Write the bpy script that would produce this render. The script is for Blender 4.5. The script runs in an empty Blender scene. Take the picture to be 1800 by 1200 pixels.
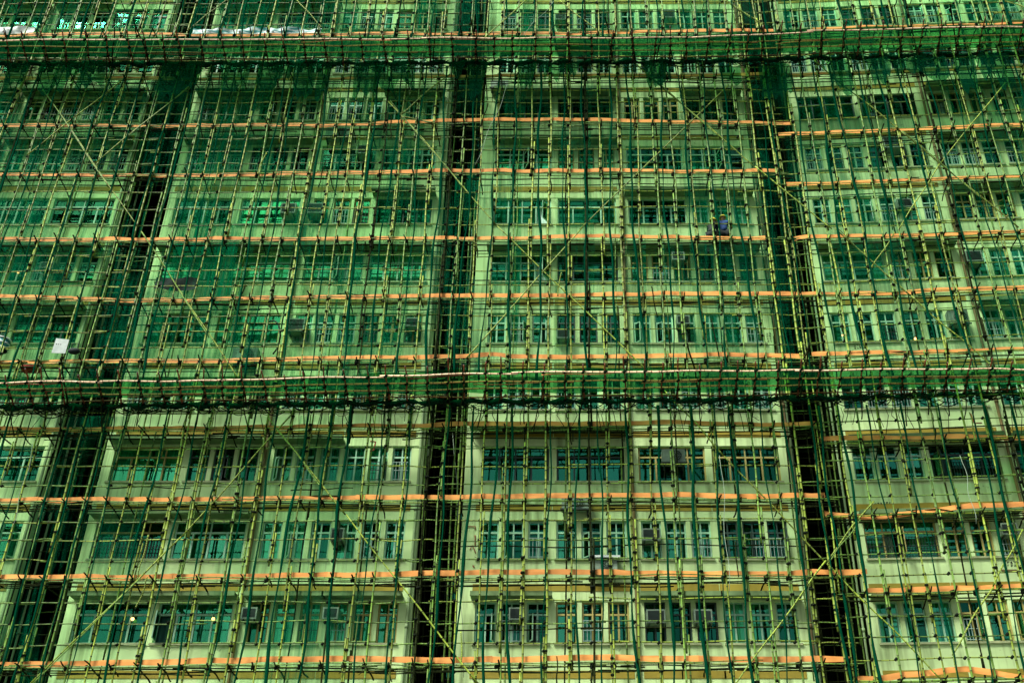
import bpy, bmesh, math, random
from mathutils import Vector, Matrix, Quaternion
R = math.radians
rnd = random.Random(11)
S = bpy.context.scene
C = S.collection

# ------------------------------------------------------------------ camera, sky, sun
CAMY, CAMZ, PITCH, FPX, CX = -34.1, 1.6, R(32.1), 1900.0, 992.0
cam_d = bpy.data.cameras.new('camera'); cam = bpy.data.objects.new('camera', cam_d); C.objects.link(cam)
cam.location = (0, CAMY, CAMZ); cam.rotation_euler = (R(90) + PITCH, 0, 0)
cam_d.sensor_width = 36; cam_d.lens = FPX / 1800 * 36; cam_d.shift_x = (900 - CX) / 1800
cam_d.clip_end = 2000; S.camera = cam

W = bpy.data.worlds.new('World'); S.world = W; W.use_nodes = True
nt = W.node_tree; nt.nodes.clear()
sky = nt.nodes.new('ShaderNodeTexSky'); sky.sky_type = 'NISHITA'; sky.sun_disc = False
SUN_EL, SUN_ROT = R(52), R(220)
sky.sun_elevation = SUN_EL; sky.sun_rotation = SUN_ROT; sky.dust_density = 5; sky.air_density = 1.0
bg = nt.nodes.new('ShaderNodeBackground'); bg.inputs[1].default_value = 0.085
out = nt.nodes.new('ShaderNodeOutputWorld')
nt.links.new(sky.outputs[0], bg.inputs[0]); nt.links.new(bg.outputs[0], out.inputs[0])
sd = bpy.data.lights.new('sun', 'SUN'); sd.energy = 4.6; sd.angle = R(20); sd.color = (1, .97, .90)
so = bpy.data.objects.new('sun', sd); C.objects.link(so)
sdir = Vector((math.sin(SUN_ROT) * math.cos(SUN_EL), math.cos(SUN_ROT) * math.cos(SUN_EL), math.sin(SUN_EL)))
so.rotation_euler = sdir.to_track_quat('Z', 'Y').to_euler()
S.render.engine = 'CYCLES'
S.view_settings.view_transform = 'Standard'; S.view_settings.look = 'None'
S.view_settings.exposure = 0.88; S.view_settings.gamma = 1; S.view_settings.use_curve_mapping = False
S.cycles.transparent_max_bounces = 24; S.cycles.max_bounces = 6

# ------------------------------------------------------------------ frames and picking
class Frame:
    """A facade frame: u along the wall, d into the wall, z up."""
    def __init__(s, ox, oy, a): s.ox, s.oy, s.a = ox, oy, a
    def hit(s, px, py, d):
        x, y = (px - CX) / FPX, -(py - 600) / FPX
        c, si = math.cos(PITCH), math.sin(PITCH)
        v = Vector((x, c - y * si, si + y * c))
        n = Vector((math.sin(s.a), math.cos(s.a), 0)); o = Vector((s.ox, s.oy, 0)); p0 = Vector((0, CAMY, CAMZ))
        t = (d + n.dot(o) - n.dot(p0)) / n.dot(v)
        p = p0 + v * t
        u = (p - o).dot(Vector((math.cos(s.a), -math.sin(s.a), 0)))
        return u, p.z
F0 = Frame(0, 0, 0); FR = Frame(9.73, 0, R(3))
def zat(y, d=0): return F0.hit(CX, y, d)[1]
Z0 = zat(1130); ST = 2.8
def sill(k): return Z0 + ST * k
WH = 1.36

# ------------------------------------------------------------------ helpers
def tag(o, label=None, cat=None, group=None, kind=None):
    if label: o['label'] = label
    if cat: o['category'] = cat
    if group: o['group'] = group
    if kind: o['kind'] = kind
    return o
def empty(name, frame, label, cat, group=None, loc=(0, 0, 0)):
    o = bpy.data.objects.new(name, None); C.objects.link(o)
    q = Matrix.Translation((frame.ox, frame.oy, 0)) @ Matrix.Rotation(-frame.a, 4, 'Z') @ Matrix.Translation(loc)
    o.matrix_world = q; o.empty_display_size = .2
    return tag(o, label, cat, group)
def link(name, me, parent=None, mat=None, loc=None):
    o = bpy.data.objects.new(name, me); C.objects.link(o)
    if parent: o.parent = parent
    if mat and not me.materials: me.materials.append(mat)
    if loc is not None: o.location = loc
    return o
class MB:
    def __init__(s): s.v = []; s.f = []; s.m = []; s.smooth = []
    def add(s, v, f, m=0, sm=False):
        b = len(s.v); s.v += [tuple(p) for p in v]; s.f += [tuple(i + b for i in q) for q in f]
        s.m += [m] * len(f); s.smooth += [sm] * len(f)
    def box(s, x0, x1, y0, y1, z0, z1, m=0):
        v = [(x, y, z) for z in (z0, z1) for y in (y0, y1) for x in (x0, x1)]
        s.add(v, [(0, 2, 3, 1), (4, 5, 7, 6), (0, 1, 5, 4), (2, 6, 7, 3), (0, 4, 6, 2), (1, 3, 7, 5)], m)
    def tube(s, pts, rad, n=6, m=0, cap=True, flat=1.0):
        pts = [Vector(p) for p in pts]; rings = []
        for i, p in enumerate(pts):
            t = (pts[min(i + 1, len(pts) - 1)] - pts[max(i - 1, 0)]).normalized()
            a = Vector((0, 1, 0)) if abs(t.y) < .9 else Vector((1, 0, 0))
            e = t.cross(a).normalized(); g = t.cross(e).normalized()
            r = rad[i] if isinstance(rad, (list, tuple)) else rad
            rings.append([p + e * (r * math.cos(2 * math.pi * j / n)) + g * (r * flat * math.sin(2 * math.pi * j / n)) for j in range(n)])
        v = [q for rg in rings for q in rg]; f = []
        for i in range(len(pts) - 1):
            for j in range(n):
                f.append((i * n + j, i * n + (j + 1) % n, (i + 1) * n + (j + 1) % n, (i + 1) * n + j))
        if cap: f += [tuple(range(n - 1, -1, -1)), tuple((len(pts) - 1) * n + j for j in range(n))]
        s.add(v, f, m, True)
    def sphere(s, c, r, m=0, sz=(1, 1, 1), nu=12, nv=8):
        v = []; f = []
        for i in range(nv + 1):
            th = math.pi * i / nv
            for j in range(nu):
                ph = 2 * math.pi * j / nu
                v.append((c[0] + r * sz[0] * math.sin(th) * math.cos(ph), c[1] + r * sz[1] * math.sin(th) * math.sin(ph), c[2] + r * sz[2] * math.cos(th)))
        for i in range(nv):
            for j in range(nu):
                f.append((i * nu + j, (i + 1) * nu + j, (i + 1) * nu + (j + 1) % nu, i * nu + (j + 1) % nu))
        s.add(v, f, m, True)
    def mesh(s, name, mats):
        me = bpy.data.meshes.new(name); me.from_pydata(s.v, [], s.f)
        for m in (mats if isinstance(mats, (list, tuple)) else [mats]): me.materials.append(m)
        me.polygons.foreach_set('material_index', s.m); me.polygons.foreach_set('use_smooth', s.smooth)
        me.update(); return me
    def build(s, name, mats, parent=None, loc=None):
        return link(name, s.mesh(name, mats), parent, None, loc)

# ------------------------------------------------------------------ materials
def newmat(name):
    m = bpy.data.materials.new(name); m.use_nodes = True
    nt = m.node_tree; nt.nodes.clear(); o = nt.nodes.new('ShaderNodeOutputMaterial'); return m, nt, o
def N(nt, t, **kw):
    n = nt.nodes.new(t)
    for k, v in kw.items():
        if k.startswith('i_'): n.inputs[k[2:].replace('_', ' ')].default_value = v
        else: setattr(n, k, v)
    return n
def ramp(nt, a, b, p0=0., p1=1.):
    r = nt.nodes.new('ShaderNodeValToRGB'); e = r.color_ramp.elements
    e[0].position = p0; e[1].position = p1; e[0].color = (*a, 1) if len(a) == 3 else a; e[1].color = (*b, 1) if len(b) == 3 else b
    return r
def mapped(nt, scale, coord='Object'):
    tc = N(nt, 'ShaderNodeTexCoord'); mp = N(nt, 'ShaderNodeMapping'); mp.inputs['Scale'].default_value = scale
    nt.links.new(tc.outputs[coord], mp.inputs[0]); return mp.outputs[0]
def mixc(nt, f, a, b, mode='MIX'):
    x = N(nt, 'ShaderNodeMix', data_type='RGBA', blend_type=mode)
    for i, s in ((0, f), (6, a), (7, b)):
        if hasattr(s, 'is_linked') or hasattr(s, 'links'): nt.links.new(s, x.inputs[i])
        else: x.inputs[i].default_value = s if i == 0 else (*s, 1)
    return x.outputs[2]
def simple(name, col, col2=None, scale=(4, 4, 4), rough=.7, spec=.3, p0=.35, p1=.7, objvar=0., bump=0., metallic=0.):
    m, nt, o = newmat(name); b = N(nt, 'ShaderNodeBsdfPrincipled'); b.inputs['Roughness'].default_value = rough
    b.inputs['Specular IOR Level'].default_value = spec; b.inputs['Metallic'].default_value = metallic
    no = N(nt, 'ShaderNodeTexNoise'); no.inputs['Scale'].default_value = 1; no.inputs['Detail'].default_value = 5
    nt.links.new(mapped(nt, scale), no.inputs['Vector'])
    rp = ramp(nt, col, col2 or tuple(c * .75 for c in col), p0, p1); nt.links.new(no.outputs[0], rp.inputs[0])
    c = rp.outputs[0]
    if objvar:
        oi = N(nt, 'ShaderNodeObjectInfo'); mr = N(nt, 'ShaderNodeMapRange'); mr.inputs[3].default_value = 1 - objvar; mr.inputs[4].default_value = 1 + objvar
        nt.links.new(oi.outputs['Random'], mr.inputs[0])
        hv = N(nt, 'ShaderNodeHueSaturation'); nt.links.new(mr.outputs[0], hv.inputs['Value']); nt.links.new(c, hv.inputs['Color']); c = hv.outputs[0]
    nt.links.new(c, b.inputs['Base Color'])
    if bump:
        bp = N(nt, 'ShaderNodeBump'); bp.inputs['Strength'].default_value = bump; nt.links.new(no.outputs[0], bp.inputs['Height']); nt.links.new(bp.outputs[0], b.inputs['Normal'])
    nt.links.new(b.outputs[0], o.inputs[0]); return m

def wall_mat():
    m, nt, o = newmat('painted_render'); b = N(nt, 'ShaderNodeBsdfPrincipled'); b.inputs['Roughness'].default_value = .85; b.inputs['Specular IOR Level'].default_value = .2
    n1 = N(nt, 'ShaderNodeTexNoise'); n1.inputs['Scale'].default_value = 1; n1.inputs['Detail'].default_value = 6
    nt.links.new(mapped(nt, (2.6, 2.6, .22)), n1.inputs['Vector'])
    n2 = N(nt, 'ShaderNodeTexNoise'); n2.inputs['Scale'].default_value = 1; n2.inputs['Detail'].default_value = 6
    nt.links.new(mapped(nt, (.5, .5, .6)), n2.inputs['Vector'])
    n3 = N(nt, 'ShaderNodeTexNoise'); n3.inputs['Scale'].default_value = 1; n3.inputs['Detail'].default_value = 8; n3.inputs['Roughness'].default_value = .7
    nt.links.new(mapped(nt, (1.6, 1.6, 1.6)), n3.inputs['Vector'])
    base = ramp(nt, (.62, .86, .40), (.48, .69, .30), .3, .75); nt.links.new(n2.outputs[0], base.inputs[0])
    st = ramp(nt, (0, 0, 0), (1, 1, 1), .50, .74); nt.links.new(n1.outputs[0], st.inputs[0])
    c = mixc(nt, st.outputs[0], base.outputs[0], (.16, .25, .08))
    pa = ramp(nt, (0, 0, 0), (1, 1, 1), .63, .70); nt.links.new(n3.outputs[0], pa.inputs[0])
    c = mixc(nt, pa.outputs[0], c, (.15, .20, .10))
    nt.links.new(c, b.inputs['Base Color'])
    bp = N(nt, 'ShaderNodeBump'); bp.inputs['Strength'].default_value = .15; nt.links.new(n3.outputs[0], bp.inputs['Height']); nt.links.new(bp.outputs[0], b.inputs['Normal'])
    nt.links.new(b.outputs[0], o.inputs[0]); return m
M_wall = wall_mat()
M_well = simple('shade_dark_lightwell_render', (.005, .014, .005), (.002, .006, .002), (1.2, 1.2, .25), .95, .03)  # depth shade of the wells put into a near-black, streaky base colour
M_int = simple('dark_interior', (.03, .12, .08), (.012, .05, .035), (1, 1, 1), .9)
M_ochre = simple('ochre_paint', (.33, .27, .03), (.23, .20, .025), (2, 2, .8), .8, objvar=.12)
M_hood = simple('hood_concrete', (.16, .27, .11), (.09, .16, .06), (2, 2, 2), .9)
M_sill = simple('sill_concrete', (.42, .50, .26), (.25, .31, .15), (3, 3, 3), .9)
M_fr_light = simple('pale_aluminium_frame', (.34, .64, .42), (.24, .50, .30), (5, 5, 5), .45, .5, objvar=.15)
M_fr_dark = simple('dark_green_frame', (.02, .06, .04), (.012, .04, .028), (5, 5, 5), .5, .5)
M_fr_cream = simple('cream_wood_frame', (.40, .36, .11), (.30, .28, .08), (5, 5, 5), .6)
M_grille = simple('painted_grille', (.36, .52, .42), (.25, .4, .33), (9, 9, 9), .5)
M_gr_dark = simple('dark_grille', (.02, .04, .03), None, (9, 9, 9), .5)
M_pipe = simple('pale_drainpipe', (.28, .42, .20), (.18, .28, .12), (4, 4, .6), .6, objvar=.2)
M_pipe_b = simple('rusty_drainpipe', (.17, .14, .04), (.10, .08, .03), (4, 4, .8), .7)
M_ac = simple('ac_casing', (.20, .30, .20), (.13, .20, .14), (6, 6, 6), .5)
M_ac_d = simple('ac_louvre', (.03, .06, .045), (.02, .035, .03), (6, 6, 6), .6)
M_white = simple('white_sheet', (.60, .70, .64), (.42, .52, .46), (4, 4, 4), .6)
M_black = simple('black_plastic', (.008, .013, .007), (.004, .007, .004), (9, 9, 9), .9, .05)
M_cord = simple('black_cord', (.007, .014, .007), (.003, .006, .003), (9, 9, 9), .95, .03)
M_rope = simple('pale_rope', (.26, .36, .26), (.18, .26, .18), (9, 9, 9), .8)
M_red = simple('red_marker', (.30, .04, .02), (.18, .03, .015), (9, 9, 9), .8)
M_ink = simple('black_marker', (.02, .03, .015), None, (9, 9, 9), .9)
M_skin = simple('skin', (.35, .25, .12), None, (9, 9, 9), .6)
M_blue = simple('blue_jacket', (.010, .055, .17), (.008, .035, .11), (9, 9, 9), .8)
M_dk = simple('dark_work_clothes', (.010, .020, .018), (.006, .012, .010), (9, 9, 9), .85)
M_helm = simple('yellow_helmet', (.55, .55, .06), (.45, .45, .05), (9, 9, 9), .35, .5)
M_tealp = simple('teal_plastic', (.03, .22, .20), (.02, .16, .15), (6, 6, 6), .4, .5)
M_road = simple('asphalt', (.05, .05, .05), (.04, .04, .04), (3, 3, 3), .9)
M_pave = simple('pavement_slabs', (.25, .26, .22), (.18, .19, .16), (1, 1, 1), .9)

def bamboo(name, a, b, node, var=.25, rough=.5, spec=.25):
    m, nt, o = newmat(name); p = N(nt, 'ShaderNodeBsdfPrincipled'); p.inputs['Roughness'].default_value = rough; p.inputs['Specular IOR Level'].default_value = spec
    oi = N(nt, 'ShaderNodeObjectInfo')
    no = N(nt, 'ShaderNodeTexNoise'); no.inputs['Scale'].default_value = 1; no.inputs['Detail'].default_value = 4
    mv = mapped(nt, (14, 14, 1.6)); ad = N(nt, 'ShaderNodeVectorMath', operation='ADD'); nt.links.new(mv, ad.inputs[0])
    cm = N(nt, 'ShaderNodeVectorMath', operation='SCALE'); cm.inputs[0].default_value = (37, 91, 53); nt.links.new(oi.outputs['Random'], cm.inputs['Scale']); nt.links.new(cm.outputs[0], ad.inputs[1])
    nt.links.new(ad.outputs[0], no.inputs['Vector'])
    rp = ramp(nt, a, b, .35, .7); nt.links.new(no.outputs[0], rp.inputs[0])
    # darker rings at the culm's nodes, every 0.35 m
    tc = N(nt, 'ShaderNodeTexCoord'); sp = N(nt, 'ShaderNodeSeparateXYZ'); nt.links.new(tc.outputs['Object'], sp.inputs[0])
    d = N(nt, 'ShaderNodeMath', operation='DIVIDE'); d.inputs[1].default_value = .35; nt.links.new(sp.outputs[2], d.inputs[0])
    fr = N(nt, 'ShaderNodeMath', operation='PINGPONG'); fr.inputs[1].default_value = .5; nt.links.new(d.outputs[0], fr.inputs[0])
    lt = N(nt, 'ShaderNodeMath', operation='LESS_THAN'); lt.inputs[1].default_value = .055; nt.links.new(fr.outputs[0], lt.inputs[0])
    c = mixc(nt, lt.outputs[0], rp.outputs[0], node)
    mr = N(nt, 'ShaderNodeMapRange'); mr.inputs[3].default_value = 1 - var * 1.5; mr.inputs[4].default_value = 1 + var; nt.links.new(oi.outputs['Random'], mr.inputs[0])
    hv = N(nt, 'ShaderNodeHueSaturation'); nt.links.new(mr.outputs[0], hv.inputs['Value']); nt.links.new(c, hv.inputs['Color'])
    nt.links.new(hv.outputs[0], p.inputs['Base Color']); nt.links.new(p.outputs[0], o.inputs[0]); return m
M_bam = bamboo('yellow_bamboo', (.22, .31, .032), (.09, .155, .016), (.02, .025, .008))
M_bam2 = bamboo('green_bamboo', (.13, .26, .035), (.05, .12, .016), (.05, .06, .02))
M_bam_d = bamboo('weathered_dark_bamboo', (.018, .026, .008), (.008, .013, .004), (.006, .008, .003), .25, .95, .03)
M_bam_r = bamboo('red_brown_bamboo', (.26, .065, .022), (.13, .032, .010), (.03, .01, .005))
M_bam_o = bamboo('orange_brown_bamboo', (.70, .36, .12), (.42, .17, .05), (.10, .04, .015))
M_bam_p = bamboo('pale_peeled_bamboo', (.86, .66, .42), (.66, .46, .26), (.22, .10, .05), .1)

def net_mat(name, fibre, lo, hi, streak=(5, 5, .35), trans=.5, holes=(.74, .97, .80)):
    """woven mesh netting: fibres (diffuse + translucent) with open holes between them; cover varies in streaks"""
    m, nt, o = newmat(name)
    df = N(nt, 'ShaderNodeBsdfDiffuse'); df.inputs[0].default_value = (*fibre, 1)
    tl = N(nt, 'ShaderNodeBsdfTranslucent'); tl.inputs[0].default_value = (*fibre, 1)
    mx = N(nt, 'ShaderNodeMixShader'); mx.inputs[0].default_value = trans; nt.links.new(df.outputs[0], mx.inputs[1]); nt.links.new(tl.outputs[0], mx.inputs[2])
    tp = N(nt, 'ShaderNodeBsdfTransparent'); tp.inputs[0].default_value = (*holes, 1)
    n1 = N(nt, 'ShaderNodeTexNoise'); n1.inputs['Scale'].default_value = 1; n1.inputs['Detail'].default_value = 5; n1.inputs['Roughness'].default_value = .6
    oi = N(nt, 'ShaderNodeObjectInfo'); cm = N(nt, 'ShaderNodeVectorMath', operation='SCALE'); cm.inputs[0].default_value = (31, 77, 19); nt.links.new(oi.outputs['Random'], cm.inputs['Scale'])
    ad = N(nt, 'ShaderNodeVectorMath', operation='ADD'); nt.links.new(mapped(nt, streak), ad.inputs[0]); nt.links.new(cm.outputs[0], ad.inputs[1]); nt.links.new(ad.outputs[0], n1.inputs['Vector'])
    n2 = N(nt, 'ShaderNodeTexNoise'); n2.inputs['Scale'].default_value = 1; n2.inputs['Detail'].default_value = 2
    ad2 = N(nt, 'ShaderNodeVectorMath', operation='ADD'); nt.links.new(mapped(nt, (.35, .35, .22)), ad2.inputs[0]); nt.links.new(cm.outputs[0], ad2.inputs[1]); nt.links.new(ad2.outputs[0], n2.inputs['Vector'])
    av = N(nt, 'ShaderNodeMath', operation='ADD'); nt.links.new(n1.outputs[0], av.inputs[0]); nt.links.new(n2.outputs[0], av.inputs[1])
    mr = N(nt, 'ShaderNodeMapRange'); mr.inputs[1].default_value = .75; mr.inputs[2].default_value = 1.3; mr.inputs[3].default_value = lo; mr.inputs[4].default_value = hi
    nt.links.new(av.outputs[0], mr.inputs[0])
    ms = N(nt, 'ShaderNodeMixShader'); nt.links.new(mr.outputs[0], ms.inputs[0]); nt.links.new(tp.outputs[0], ms.inputs[1]); nt.links.new(mx.outputs[0], ms.inputs[2])
    nt.links.new(ms.outputs[0], o.inputs[0]); return m
GREEN = (.002, .19, .085)
M_net = {
 'thin': net_mat('green_mesh_thin', GREEN, -.35, .60, (9, 9, .2), holes=(.90, .99, .93)),
 'mid': net_mat('green_mesh_medium', GREEN, -.60, 1.05, (8, 8, .2), holes=(.86, .98, .90)),
 'thick': net_mat('green_mesh_dense', (.002, .12, .05), .05, .6, holes=(.5, .88, .6)),
 'fan': net_mat('green_mesh_catch_fan', (.001, .045, .014), .05, .75, (1.6, 1.6, 1.6), holes=(.16, .50, .24)),
 'rag': net_mat('green_mesh_torn', (.001, .055, .026), .25, .85, (6, 6, .5), holes=(.35, .75, .5)),
 'seam': net_mat('gathered_green_mesh', (.001, .045, .020), .88, 1.0, (6, 6, 1.2), .2)}

M_orange = simple('orange_toe_strip', (.60, .27, .065), (.42, .175, .035), (1.5, 1.5, 6), .8, objvar=.2)
def cloth_mat(name, a, b, sc=(14, 14, .5)):
    m, nt, o = newmat(name); d = N(nt, 'ShaderNodeBsdfPrincipled'); d.inputs['Roughness'].default_value = .9
    no = N(nt, 'ShaderNodeTexNoise'); no.inputs['Scale'].default_value = 1; no.inputs['Detail'].default_value = 3
    ad = N(nt, 'ShaderNodeVectorMath', operation='ADD'); nt.links.new(mapped(nt, sc), ad.inputs[0])
    oi = N(nt, 'ShaderNodeObjectInfo'); cm = N(nt, 'ShaderNodeVectorMath', operation='SCALE'); cm.inputs[0].default_value = (41, 17, 9); nt.links.new(oi.outputs['Random'], cm.inputs['Scale']); nt.links.new(cm.outputs[0], ad.inputs[1])
    nt.links.new(ad.outputs[0], no.inputs['Vector']); rp = ramp(nt, a, b, .3, .7); nt.links.new(no.outputs[0], rp.inputs[0]); nt.links.new(rp.outputs[0], d.inputs['Base Color']); nt.links.new(d.outputs[0], o.inputs[0]); return m
M_cur = [cloth_mat('pale_curtain', (.75, .95, .85), (.25, .5, .4)), cloth_mat('teal_curtain', (.02, .50, .34), (.01, .22, .15)),
         cloth_mat('green_curtain', (.20, .40, .20), (.05, .14, .07)), cloth_mat('dark_curtain', (.03, .15, .11), (.012, .06, .045)),
         cloth_mat('white_blind', (.85, 1, .95), (.72, .92, .86), (1, 1, 1))]
def glass_mat(name, tint, refl, rc):
    m, nt, o = newmat(name)
    tp = N(nt, 'ShaderNodeBsdfTransparent'); tp.inputs[0].default_value = (*tint, 1)
    gl = N(nt, 'ShaderNodeBsdfGlossy'); gl.inputs['Roughness'].default_value = .02; gl.inputs[0].default_value = (*rc, 1)
    fr = N(nt, 'ShaderNodeFresnel'); fr.inputs[0].default_value = 1.5
    oi = N(nt, 'ShaderNodeObjectInfo'); mr = N(nt, 'ShaderNodeMapRange'); mr.inputs[3].default_value = refl * .3; mr.inputs[4].default_value = refl * 1.7
    nt.links.new(oi.outputs['Random'], mr.inputs[0])
    ad = N(nt, 'ShaderNodeMath', operation='ADD'); nt.links.new(fr.outputs[0], ad.inputs[0]); nt.links.new(mr.outputs[0], ad.inputs[1])
    mx = N(nt, 'ShaderNodeMixShader'); nt.links.new(ad.outputs[0], mx.inputs[0]); nt.links.new(tp.outputs[0], mx.inputs[1]); nt.links.new(gl.outputs[0], mx.inputs[2])
    nt.links.new(mx.outputs[0], o.inputs[0]); return m
M_glass = glass_mat('window_glass', (.70, 1.0, .82), .08, (.16, .85, .50))
M_glass_d = glass_mat('tinted_window_glass', (.20, .62, .42), .09, (.08, .60, .38))
def emit(name, col, s):
    m, nt, o = newmat(name); e = N(nt, 'ShaderNodeEmission'); e.inputs[0].default_value = (*col, 1); e.inputs[1].default_value = s
    nt.links.new(e.outputs[0], o.inputs[0]); return m
M_bulb = emit('lit_bulb', (1, .50, .16), 2.6)
def tarp_mat():
    m, nt, o = newmat('teal_white_striped_tarpaulin'); b = N(nt, 'ShaderNodeBsdfPrincipled'); b.inputs['Roughness'].default_value = .5
    w = N(nt, 'ShaderNodeTexWave', wave_type='BANDS', bands_direction='Z'); w.inputs['Scale'].default_value = 1; w.inputs['Distortion'].default_value = 6; w.inputs['Detail'].default_value = 3
    nt.links.new(mapped(nt, (.4, .4, 1.6)), w.inputs['Vector']); r = ramp(nt, (.02, .28, .25), (.45, .62, .56), .35, .65); nt.links.new(w.outputs[0], r.inputs[0])
    nt.links.new(r.outputs[0], b.inputs['Base Color']); nt.links.new(b.outputs[0], o.inputs[0]); return m
M_tarp = tarp_mat()

# ------------------------------------------------------------------ setting
g = MB(); g.box(-400, 400, -400, 400, -.5, 0); tag(g.build('ground', M_road), kind='structure')
g = MB(); g.box(-60, 60, -6, 8, .0, .12); tag(g.build('pavement', M_pave), kind='structure')

# ------------------------------------------------------------------ apartment blocks
WINGS = [ # name, frame, u0, width, room spans (local), label
 ('far_left', F0, -29.2, 11.3, [(.45, 2.80), (3.08, 5.43), (5.93, 8.28), (8.52, 10.97)], 'apartment block at the far left, cut off by the left edge of the photo'),
 ('left', F0, -16.07, 11.16, [(.32, 2.74), (2.98, 5.38), (5.92, 8.22), (8.44, 10.72)], 'apartment block left of centre, between the leaning left light well and the central one'),
 ('centre', F0, -3.45, 11.42, [(.57, 2.92), (3.18, 5.54), (6.03, 8.37), (8.60, 10.95)], 'central apartment block with six-light windows behind the scaffold'),
 ('right', FR, 0, 11.6, [(.32, 2.72), (2.98, 5.36), (5.95, 8.30), (8.55, 10.90)], 'right-hand apartment block turned slightly, cut off by the right edge'),
]
WNAME = {'far_left': 'far left block', 'left': 'left-centre block', 'centre': 'central block', 'right': 'right-hand block'}
# merged (one wide window) rooms; everything else is three narrow lights.  (wing, room, row): (frame, curtain, tall)
MERGE = {('left', 0, 1): ('c', 2), ('left', 1, 1): ('l', 3), ('centre', 0, 2): ('d', 1), ('centre', 1, 2): ('d', 3),
 ('left', 0, 5): ('l', 4), ('left', 1, 5): ('l', 4), ('left', 2, 5): ('l', 0), ('left', 3, 5): ('l', 4), ('centre', 1, 5): ('d', 3), ('centre', 0, 5): ('l', 0),
 ('centre', 0, 6): ('l', 4), ('centre', 1, 6): ('l', 4), ('left', 0, 4): ('c', 1), ('left', 1, 4): ('c', 1), ('left', 0, 6): ('l', 0), ('left', 1, 6): ('l', 1),
 ('right', 0, 8): ('d', 1), ('right', 1, 8): ('d', 3), ('right', 0, 5): ('l', 0), ('right', 1, 2): ('d', 3), ('right', 0, 1): ('c', 2), ('right', 2, 2): ('d', 2),
 ('left', 0, 0): ('l', 3), ('left', 1, 0): ('l', 3), ('left', 0, 2): ('c', 1), ('left', 3, 6): ('d', 1), ('left', 2, 7): ('l', 0), ('centre', 3, 7): ('l', 1), ('centre', 2, 7): ('l', 1),
 ('centre', 2, 2): ('c', 2), ('centre', 3, 2): ('c', 2), ('far_left', 3, 4): ('d', 1), ('far_left', 3, 6): ('l', 1), ('far_left', 2, 6): ('l', 0), ('far_left', 3, 2): ('l', 3),
 ('left', 3, 7): ('l', 0), ('centre', 2, 6): ('l', 3), ('centre', 0, 7): ('l', 1), ('centre', 0, 8): ('d', 3), ('centre', 1, 8): ('d', 3), ('left', 0, 7): ('l', 1), ('right', 3, 5): ('l', 0), ('left', 1, 10): ('l', 3)}
HOODS = {(w, r, k) for w, rs, k in [('left', (0, 1, 2, 3), 0), ('centre', (0, 2, 3), 0), ('left', (0, 1), 1), ('right', (0, 1, 2), 1), ('left', (0, 1, 2), 2), ('right', (0, 1, 2), 2), ('far_left', (2, 3), 4), ('right', (2, 3), 4),
  ('left', (0, 1, 2, 3), 5), ('centre', (0, 1, 2, 3), 5), ('right', (0, 1), 5), ('far_left', (2, 3), 5), ('centre', (2, 3), 6), ('right', (2, 3), 6), ('left', (3,), 6), ('left', (0, 1), 7), ('far_left', (1, 2, 3), 7), ('centre', (0, 1), 7), ('right', (2, 3), 7),
  ('far_left', (1, 2, 3), 8), ('left', (0, 1, 3), 8), ('right', (2, 3), 8), ('centre', (0, 1, 3), 8), ('left', (0, 1), 10), ('far_left', (1, 2, 3), 9), ('right', (0,), 0), ('centre', (1,), 9), ('far_left', (1, 2), 10)] for r in rs}
MESH = {}
def frame_mesh(w, h, fr, kind):
    key = (round(w, 2), h, fr, kind)
    if key in MESH: return MESH[key]
    mb = MB(); t = .055; hh = h * .70; n = kind
    mb.box(0, t, 0, .07, 0, h); mb.box(w - t, w, 0, .07, 0, h); mb.box(t, w - t, 0, .07, 0, t); mb.box(t, w - t, 0, .07, h - t, h)
    mb.box(t, w - t, -.01, .06, hh - .03, hh + .03)
    for i in range(1, n):
        x = t + (w - 2 * t) * i / n
        mb.box(x - .03, x + .03, -.006, .065, t, hh - .03)
        if n <= 2 or i % 2 == 0 or rnd.random() < .5: mb.box(x - .022, x + .022, -.004, .063, hh + .03, h - t)
    MESH[key] = mb.mesh('window', {'l': M_fr_light, 'd': M_fr_dark, 'c': M_fr_cream}[fr]); return MESH[key]
def pane_mesh(w, h, mat):
    key = ('p', round(w, 2), round(h, 2), mat.name)
    if key not in MESH:
        mb = MB(); mb.box(0, w, .03, .036, 0, h); MESH[key] = mb.mesh('pane', mat)
    return MESH[key]
def curtain_mesh(w, h, mi):
    key = ('c', round(w, 2), h, mi, rnd.randrange(3))
    if key not in MESH:
        mb = MB(); n = max(10, int(w * 22)); v = []; f = []; ph = rnd.random() * 6
        open_l = rnd.random() * .22 if mi != 4 else 0
        for i in range(n + 1):
            x = w * i / n; y = .04 * math.sin(i * 1.35 + ph) * (0.15 if mi == 4 else 1)
            v += [(x, y, 0), (x * .97 + .01, y * .6, h)]
        for i in range(n):
            if abs(i / n - .5) < open_l: continue
            f.append((2 * i, 2 * i + 2, 2 * i + 3, 2 * i + 1))
        if not f: f = [(0, 2, 3, 1)]
        mb.add(v, f, 0, True); MESH[key] = mb.mesh('curtain', M_cur[mi])
    return MESH[key]
def grille_mesh(w, h, mat):
    key = ('g', round(w, 2), round(h, 2), mat.name)
    if key not in MESH:
        mb = MB(); n = max(4, int(w / .10))
        for i in range(n + 1): mb.box(w * i / n - .009, w * i / n + .009, 0, .018, 0, h)
        for z in (0.02, h * .52, h - .03): mb.box(-.01, w + .01, -.012, .0, z, z + .022)
        MESH[key] = mb.mesh('grille', mat)
    return MESH[key]
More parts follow.
